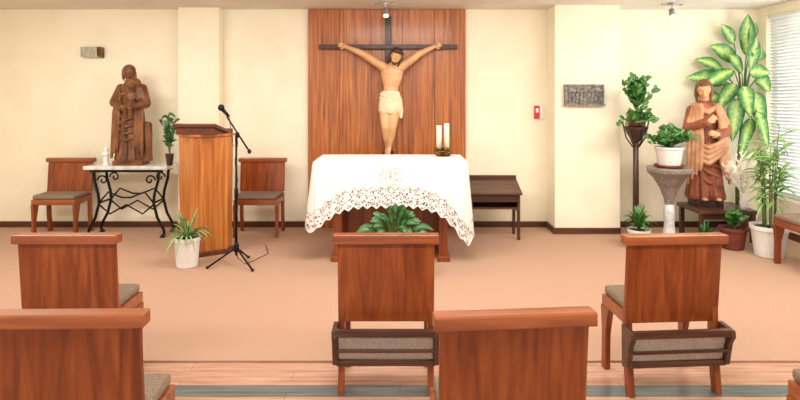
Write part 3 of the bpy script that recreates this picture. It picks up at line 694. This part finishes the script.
r=root('potted_dracaena',(3.60,5.46,CT)); pot(r,.165,.125,.30,'white')
gl,gs=G(),G(); rnd=random.Random(9)
for k in range(8):
    a_=k*.9; tp=V((math.cos(a_)*.10,math.sin(a_)*.10,rnd.uniform(.80,1.32))); pts_=[V((math.cos(a_)*.05,math.sin(a_)*.05,.26)),V((tp.x*.6,tp.y*.6,.7*tp.z)),tp]
    gs.tube(pts_,[.008,.006,.004],6)
    for q in range(15):
        t=.3+.7*q/14; p=pts_[1].lerp(tp,(t-.5)/.5) if t>.5 else pts_[0].lerp(pts_[1],t/.5)
        aa=rnd.uniform(0,6.28); l=rnd.uniform(.16,.27); dx,dy=math.cos(aa),math.sin(aa)
        gl.leaf(p,p+V((dx*l,dy*l*.8,rnd.uniform(-.12,.10))),.03,nrm=(0,-.5,1),sag=.16,n=7)
obj('leaves',gl,'palm',r,smooth=True); obj('stems',gs,'stem',r)
r=root('dried_pampas_vase',(3.66,5.96,SZ)); obj('vase',G().lathe([(.03,0),(.04,.03),(.045,.08),(.025,.15),(.03,.17),(.022,.17)]),'white',r,smooth=True)
g=G(); rnd=random.Random(3)
for i in range(60):
    a_=rnd.uniform(-.80,.30); l=rnd.uniform(.24,.52); tp=V((math.sin(a_)*l*.75,-rnd.uniform(0,.10),.12+math.cos(a_)*l))
    b_=V((0,0,.15)); mid_=b_.lerp(tp,.5)+V((0,0,.02)); g.tube([b_,mid_,tp],[.003,.003,.003],4)
    for q in range(18):
        t=.3+.7*q/18; p=b_.lerp(tp,t); g.leaf(p,p+V((rnd.uniform(-.04,.04),rnd.uniform(-.02,.02),rnd.uniform(.0,.05))),.014,n=3)
obj('pampas_sprays',g,'pampas',r)

# ------------------------------------------------------------------ wall fixtures
r=root('wall_sconce',(PX(95,WY),WY,PZ(53,WY)))
obj('back_plate',G().box((0,-.01,0),(.10,.02,.10)),'steel',r,bevel=.003)
obj('shade',G().prism([(-.02,-.06),(-.09,-.05),(-.10,.065),(-.02,.065)],-.12,.07,'x'),'steel',r,bevel=.004)
obj('wood_end',G().prism([(-.02,-.06),(-.09,-.05),(-.10,.065),(-.02,.065)],.072,.12,'x'),'brass',r,bevel=.004)
r=root('wall_relief_plaque',(2.07,PRY,PZ(95,PRY)))
obj('plate',G().box((0,-.02,0),(.44,.04,.24)),'silver',r,bevel=.004)
g=G(); g.box((0,-.045,.108),(.44,.02,.02)); g.box((0,-.045,-.108),(.46,.03,.022))
for sx in(-1,1): g.box((sx*.21,-.045,0),(.02,.02,.2))
for k in range(9):
    x=-.17+k*.0425; g.ell((x,-.045,.035),(.013,.013,.016)); g.loft([(x,-.042,-.09,.017,.012),(x,-.042,-.02,.013,.012),(x,-.042,.02,.015,.012)],10)
obj('relief_figures',g,'silver',r,smooth=False)
r=root('wall_fire_alarm_call_point',(PX(538,WY),WY,PZ(112,WY)))
obj('housing',G().box((-.02,-.02,0),(.06,.04,.15)),'red',r,bevel=.006); obj('white_casing',G().box((.038,-.016,.0),(.05,.032,.16)),'plas',r,bevel=.003); obj('glass_cover',G().box((-.02,-.043,.02),(.035,.008,.05)),'plas',r,bevel=.003)
r=root('wall_outlet',(PX(98,WY),WY,PZ(190,WY))); obj('plate',G().box((0,-.006,0),(.08,.012,.08)),'plas',r,bevel=.003); obj('socket',G().lathe([(.025,0),(.025,.004)]).xf(Matrix.Translation((0,-.012,0))@Matrix.Rotation(math.pi/2,4,'X')),'plas',r)
for (px,dd) in((386,6.15),(672,6.2)):
    r=root('ceiling_spotlight',(PX(px,dd),dd,CZ))
    g=G().lathe([(.045,-.02),(.045,0)]); g.tube([(0,0,-.02),(0,0,-.07)],.006,8); g.tube([(-.12,0,-.02),(.12,0,-.02)],.008,8)
    st=len(g.v); g.lathe([(.018,.05),(.03,.04),(.036,-.03),(.036,-.045),(.03,-.045)]); g.xf(Matrix.Translation((0,0,-.11))@Matrix.Rotation(math.radians(-25),4,'X'),st)
    obj('fitting',g,'steel',r,smooth=True)
    g=G().lathe([(.028,-.046),(.028,-.05)]); g.xf(Matrix.Translation((0,0,-.11))@Matrix.Rotation(math.radians(-25),4,'X')); obj('bulb',g,'bulb',r)

# ------------------------------------------------------------------ lights
def area(loc,rot,sx,sy,e,col):
    l=bpy.data.lights.new('ceiling_fill_light','AREA'); l.shape='RECTANGLE'; l.size=sx; l.size_y=sy; l.energy=e; l.color=col  # unseen fill light without a fixture, added under the ceiling to brighten the room
    o=bpy.data.objects.new('ceiling_fill_light',l); o.location=loc; o.rotation_euler=rot; scene.collection.objects.link(o); return o
wc=(1,.95,.87)
for x in(-3.2,0,3.0): area((x,4.3,2.57),(math.radians(12),0,0),1.6,.5,72,wc)
for x in(-2.6,0.2,3.0): area((x,1.4,2.57),(math.radians(15),0,0),1.6,.5,56,wc)
l=bpy.data.lights.new('window_daylight','AREA'); l.shape='RECTANGLE'; l.size=2.6; l.size_y=1.9; l.energy=130; l.color=(.95,.98,1)
o=bpy.data.objects.new('window_daylight',l); o.location=(XR+.45,5.0,1.5); o.rotation_euler=(0,math.radians(90),0); scene.collection.objects.link(o)
w=bpy.data.worlds.new('World'); scene.world=w; w.use_nodes=True
bg=w.node_tree.nodes['Background']; bg.inputs[0].default_value=(1,.97,.93,1); bg.inputs[1].default_value=1.35

cam=bpy.data.cameras.new('Camera'); cam.sensor_width=36; cam.lens=F/800*36; cam.shift_y=-(200-HY)/800
co=bpy.data.objects.new('Camera',cam); co.location=(0,0,H); co.rotation_euler=(math.pi/2,0,0); scene.collection.objects.link(co); scene.camera=co
